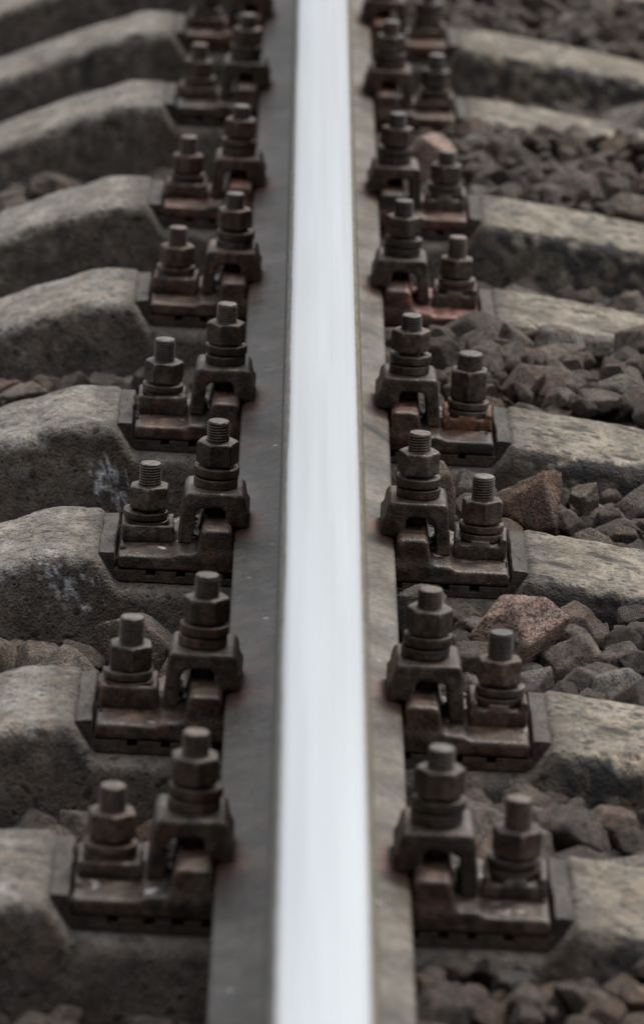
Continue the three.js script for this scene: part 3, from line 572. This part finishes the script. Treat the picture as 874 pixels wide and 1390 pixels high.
// distinctive stones
const SPECIAL = [
  // name, label, x, y, z, half sizes, turn, material, seed
  ['large pink and grey granite stone behind the right anchor bolt of the second sleeper', 0.182, -0.034, 0.280, [0.044, 0.034, 0.038], 0.5, stoneMat(0.60, 0.54, 0.51, graniteMap), 51],
  ['large smooth reddish-brown boulder behind the right anchor bolt of the third sleeper', 0.214, -0.056, -0.190, [0.040, 0.042, 0.040], -0.4, stoneMat(0.165, 0.10, 0.071), 52],
  ['tan upright stone behind the right clip of the third sleeper from the bottom', 0.118, -0.030, -0.155, [0.026, 0.046, 0.030], 0.2, stoneMat(0.17, 0.13, 0.10), 53],
  ['pale pink stone behind the right clip of the sixth sleeper from the bottom', 0.145, -0.012, -1.72, [0.038, 0.040, 0.036], 0.2, stoneMat(0.80, 0.74, 0.72, graniteMap), 54],
  ['grey angular stone against the right rail foot below the third sleeper', 0.098, -0.040, 0.215, [0.030, 0.030, 0.030], 0.9, stoneMat(0.16, 0.145, 0.13), 55],
  ['dark stone leaning on the front of the nearest sleeper at the right', 0.152, -0.066, 1.150, [0.027, 0.034, 0.025], 0.2, stoneMat(0.085, 0.075, 0.07), 56],
  ['small pale blue-grey chip right of the third sleeper\'s boulder', 0.172, -0.030, -0.085, [0.008, 0.010, 0.008], 0.2, stoneMat(0.28, 0.30, 0.32), 57],
  ['pale cream wedge of stone beside the reddish-brown boulder', 0.266, -0.036, -0.180, [0.020, 0.017, 0.017], 1.2, stoneMat(0.30, 0.25, 0.19), 58],
];
SPECIAL.forEach(([label, x, y, z, sz, turn, mat, seed]) => {
  const m = mesh('ballast_stone', stoneGeometry(seed, 12, 1.5), mat); m.position.set(x, y, z); m.scale.set(...sz); m.rotation.set(0.1, turn, 0.06);
  tag(m, label, 'stone'); placed.push([x, z, Math.max(sz[0], sz[2]) * 0.95]);
});
const R0 = rng(4242), all = [];
const sleeperHit = (x, y, z, rad) => ROW_Z.some((rz) => { const top = rf(Math.abs(x) < 0.21 ? (x < 0 ? -0.21 : 0.21) : x, sleeperTop(x), 0).y, dep = Math.max(0, top - y); return Math.abs(z - rz) < HALF + SLOPE * dep + rad * 0.55; });
function throwStones(n, rmin, rmax, x0, x1, z0, z1, gap, sink) {
  const cell = 0.06, grid = new Map(), key = (x, z) => Math.floor(x / cell) + ',' + Math.floor(z / cell), add = (s) => { const k = key(s[0], s[1]); grid.has(k) ? grid.get(k).push(s) : grid.set(k, [s]); };
  placed.forEach(add);
  for (let i = 0; i < n; i++) {
    const x = mix(x0, x1, R0()), z = mix(z0, z1, R0()), rad = rmin + (rmax - rmin) * Math.pow(R0(), 1.6), y = bedHeight(x, z) + sink * rad + (R0() - 0.5) * 0.014;
    if (sleeperHit(x, y, z, rad)) continue;
    let ok = true; const a = Math.floor(x / cell), b = Math.floor(z / cell);
    for (let i2 = a - 1; ok && i2 <= a + 1; i2++) for (let j2 = b - 1; ok && j2 <= b + 1; j2++) for (const s of grid.get(i2 + ',' + j2) || []) if (Math.hypot(s[0] - x, s[1] - z) < (s[2] + rad) * gap) { ok = false; break; }
    if (!ok) continue;
    const s = [x, z, rad, y]; add(s); all.push(s); placed.push(s);
  }
}
throwStones(9000, 0.015, 0.036, -0.62, 0.95, -3.3, 1.75, 0.78, -0.1);
throwStones(14000, 0.010, 0.018, -0.62, 0.95, -3.3, 1.75, 0.74, -0.1);
// which of them the photograph shows: inside the frame and not hidden behind the next sleeper
camera.updateMatrixWorld(); camera.updateProjectionMatrix();
const seen = (x, y, z, rad) => {
  const p = new THREE.Vector3(x, y, z).project(camera), mx = 0.02; if (Math.abs(p.x) > 1 + mx || Math.abs(p.y) > 1 + mx) return false;
  const k = bayOf(z); if (k < 1) return true; const zb = ROW_Z[k - 1] - HALF, t = (zb - z) / (camera.position.z - z), yl = mix(y + rad, camera.position.y, t), xl = mix(x, camera.position.x, t);
  if (Math.abs(xl) < 0.075) return false;
  return yl > rf(xl, sleeperTop(Math.abs(xl) < 0.21 ? Math.sign(xl) * 0.21 : xl), 0).y;
};
const show = [], rest = [];
for (const s of all) (seen(s[0], s[3], s[1], s[2]) && s[2] > 0.0105 ? show : rest).push(s);
show.sort((a, b) => b[2] / (camera.position.z - b[1]) - a[2] / (camera.position.z - a[1]));
rest.push(...show.splice(285));
const BAY_NAME = ['in front of the nearest sleeper', 'between the nearest and the second sleeper', 'between the second and the third sleeper', 'between the third and the fourth sleeper', 'between the fourth and the fifth sleeper', 'between the fifth and the sixth sleeper', 'between the sixth and the seventh sleeper', 'between the seventh and the eighth sleeper', 'between the eighth and the farthest sleeper', 'beyond the farthest sleeper'];
const turnOf = (rr, o) => o.rotation.set((rr() - 0.5) * 1.0, rr() * 6.28, (rr() - 0.5) * 1.0);
const protos = fineStones.map((g, i) => { const m = new THREE.Mesh(g, STONES[i % STONES.length]); m.castShadow = m.receiveShadow = true; return m; });
const rowsOf = new Map();                                     // bay, side, band -> its stones, from the rail outwards
show.forEach((st) => { const k = bayOf(st[1]), front = k ? ROW_Z[k - 1] : 1.6, back = k < 9 ? ROW_Z[k] : -3.6, t = clamp((front - st[1] - 0.09) / (front - back - 0.18), 0, 0.999); st.key = [k, st[0] < 0 ? 'left' : 'right', ['front', 'middle', 'back'][Math.floor(t * 3)]]; const q = st.key.join(); rowsOf.has(q) ? rowsOf.get(q).push(st) : rowsOf.set(q, [st]); });
for (const list of rowsOf.values()) list.sort((a, b) => Math.abs(a[0]) - Math.abs(b[0])).forEach((st, i) => { st.rank = i; });
show.forEach((st) => {
  const [x, z, rad, y] = st, hue = Math.floor(R0() * R0() * 6), [k, side, band] = st.key;
  const m = protos[Math.floor(R0() * 12)].clone(); m.name = numbered('ballast_stone'); m.material = STONES[hue]; m.position.set(x, y, z); turnOf(R0, m); m.scale.set(rad * (1.05 + 0.5 * R0()), rad * (0.7 + 0.4 * R0()), rad * (0.9 + 0.35 * R0())); scene.add(m);
  tag(m, `${STONE_HUE[hue]} ballast stone, ${st.rank < 20 ? ORD[st.rank] : 'outermost'} from the rail, ${band} row, ${side}, ${k ? 'behind' : 'before'} the ${k > 1 ? ORD[k - 1] : 'nearest'} sleeper`, 'stone', `crushed stones ${BAY_NAME[k]}, ${side} of the rail`);
});
{
  const deep = []; for (let i = 0; i < 9000; i++) { const x = mix(-1.2, 1.6, R0()), z = mix(-4.6, 2.6, R0()), rad = 0.016 + 0.016 * R0(), far = x < -0.62 || x > 0.95 || z < -3.3 || z > 1.75; const y = bedHeight(x, z) - (far ? 0.006 : 0.026); if (!sleeperHit(x, y, z, rad)) deep.push([x, z, rad, y]); }
  const list = [...rest, ...deep], o = new THREE.Object3D(), group = new THREE.Group(); group.name = 'ballast_gravel'; group.userData.kind = 'stuff'; group.userData.label = 'bed of brown crushed stone filling the gaps between the sleepers'; group.userData.category = 'gravel'; scene.add(group);
  coarse.forEach((g, v) => {
    const mine = list.filter((_, i) => i % coarse.length === v), im = new THREE.InstancedMesh(g, STONES[0], mine.length), c = new THREE.Color();
    mine.forEach(([x, z, rad, y], i) => { o.position.set(x, y, z); turnOf(R0, o); o.scale.set(rad * (1 + 0.4 * R0()), rad * (0.7 + 0.3 * R0()), rad); o.updateMatrix(); im.setMatrixAt(i, o.matrix); const k = 0.55 + 0.5 * R0(); im.setColorAt(i, c.setRGB(k * 1.03, k, k * 0.95)); });
    im.name = 'crushed_stones'; im.userData.kind = 'stuff'; im.castShadow = im.receiveShadow = true; group.add(im);
  });
  let tris = 0; scene.traverse((o) => { if (o.isMesh && !o.isInstancedMesh) tris += (o.geometry.index ? o.geometry.index.count : o.geometry.attributes.position.count) / 3; }); console.log('triangles', tris);
  const bits = []; for (let i = 0; i < 8; i++) for (const sd of [-1, 1]) for (let k = 0; k < 46; k++) {
    const m = k < 22 ? 0 : k < 36 ? 1 : 2, u = m === 0 ? 0.1105 + 0.004 * R0() : m === 1 ? 0.131 + 0.006 * (R0() - 0.5) : 0.1785 + 0.005 * (R0() - 0.5), z = m === 0 ? -0.066 + 0.09 * R0() : m === 1 ? -0.06 + 0.1 * R0() : -0.06 + 0.11 * R0(), q = 0.0011 + (m === 0 ? 0.0032 : 0.0016) * R0() * R0();
    bits.push([rf(sd * u, TOP + q * 0.4 + (m === 0 ? 0.0035 : 0), ROW_Z[i] + z), q]);
  }
  const grit = new THREE.InstancedMesh(coarse[0], STONES[0], bits.length), gc = new THREE.Color();
  bits.forEach(([p, q], i) => { o.position.copy(p); turnOf(R0, o); o.scale.set(q * 1.2, q, q); o.updateMatrix(); grit.setMatrixAt(i, o.matrix); const k = 0.3 + 0.9 * R0() * R0(); grit.setColorAt(i, gc.setRGB(k, k * 0.95, k * 0.9)); });
  grit.name = 'grit'; grit.userData.kind = 'stuff'; grit.userData.label = 'small grit caught on the tie plates between clips and washers'; grit.castShadow = grit.receiveShadow = true; scene.add(grit);
  console.log('stones shown', show.length, 'rest', list.length);
}

renderer.render(scene, camera);
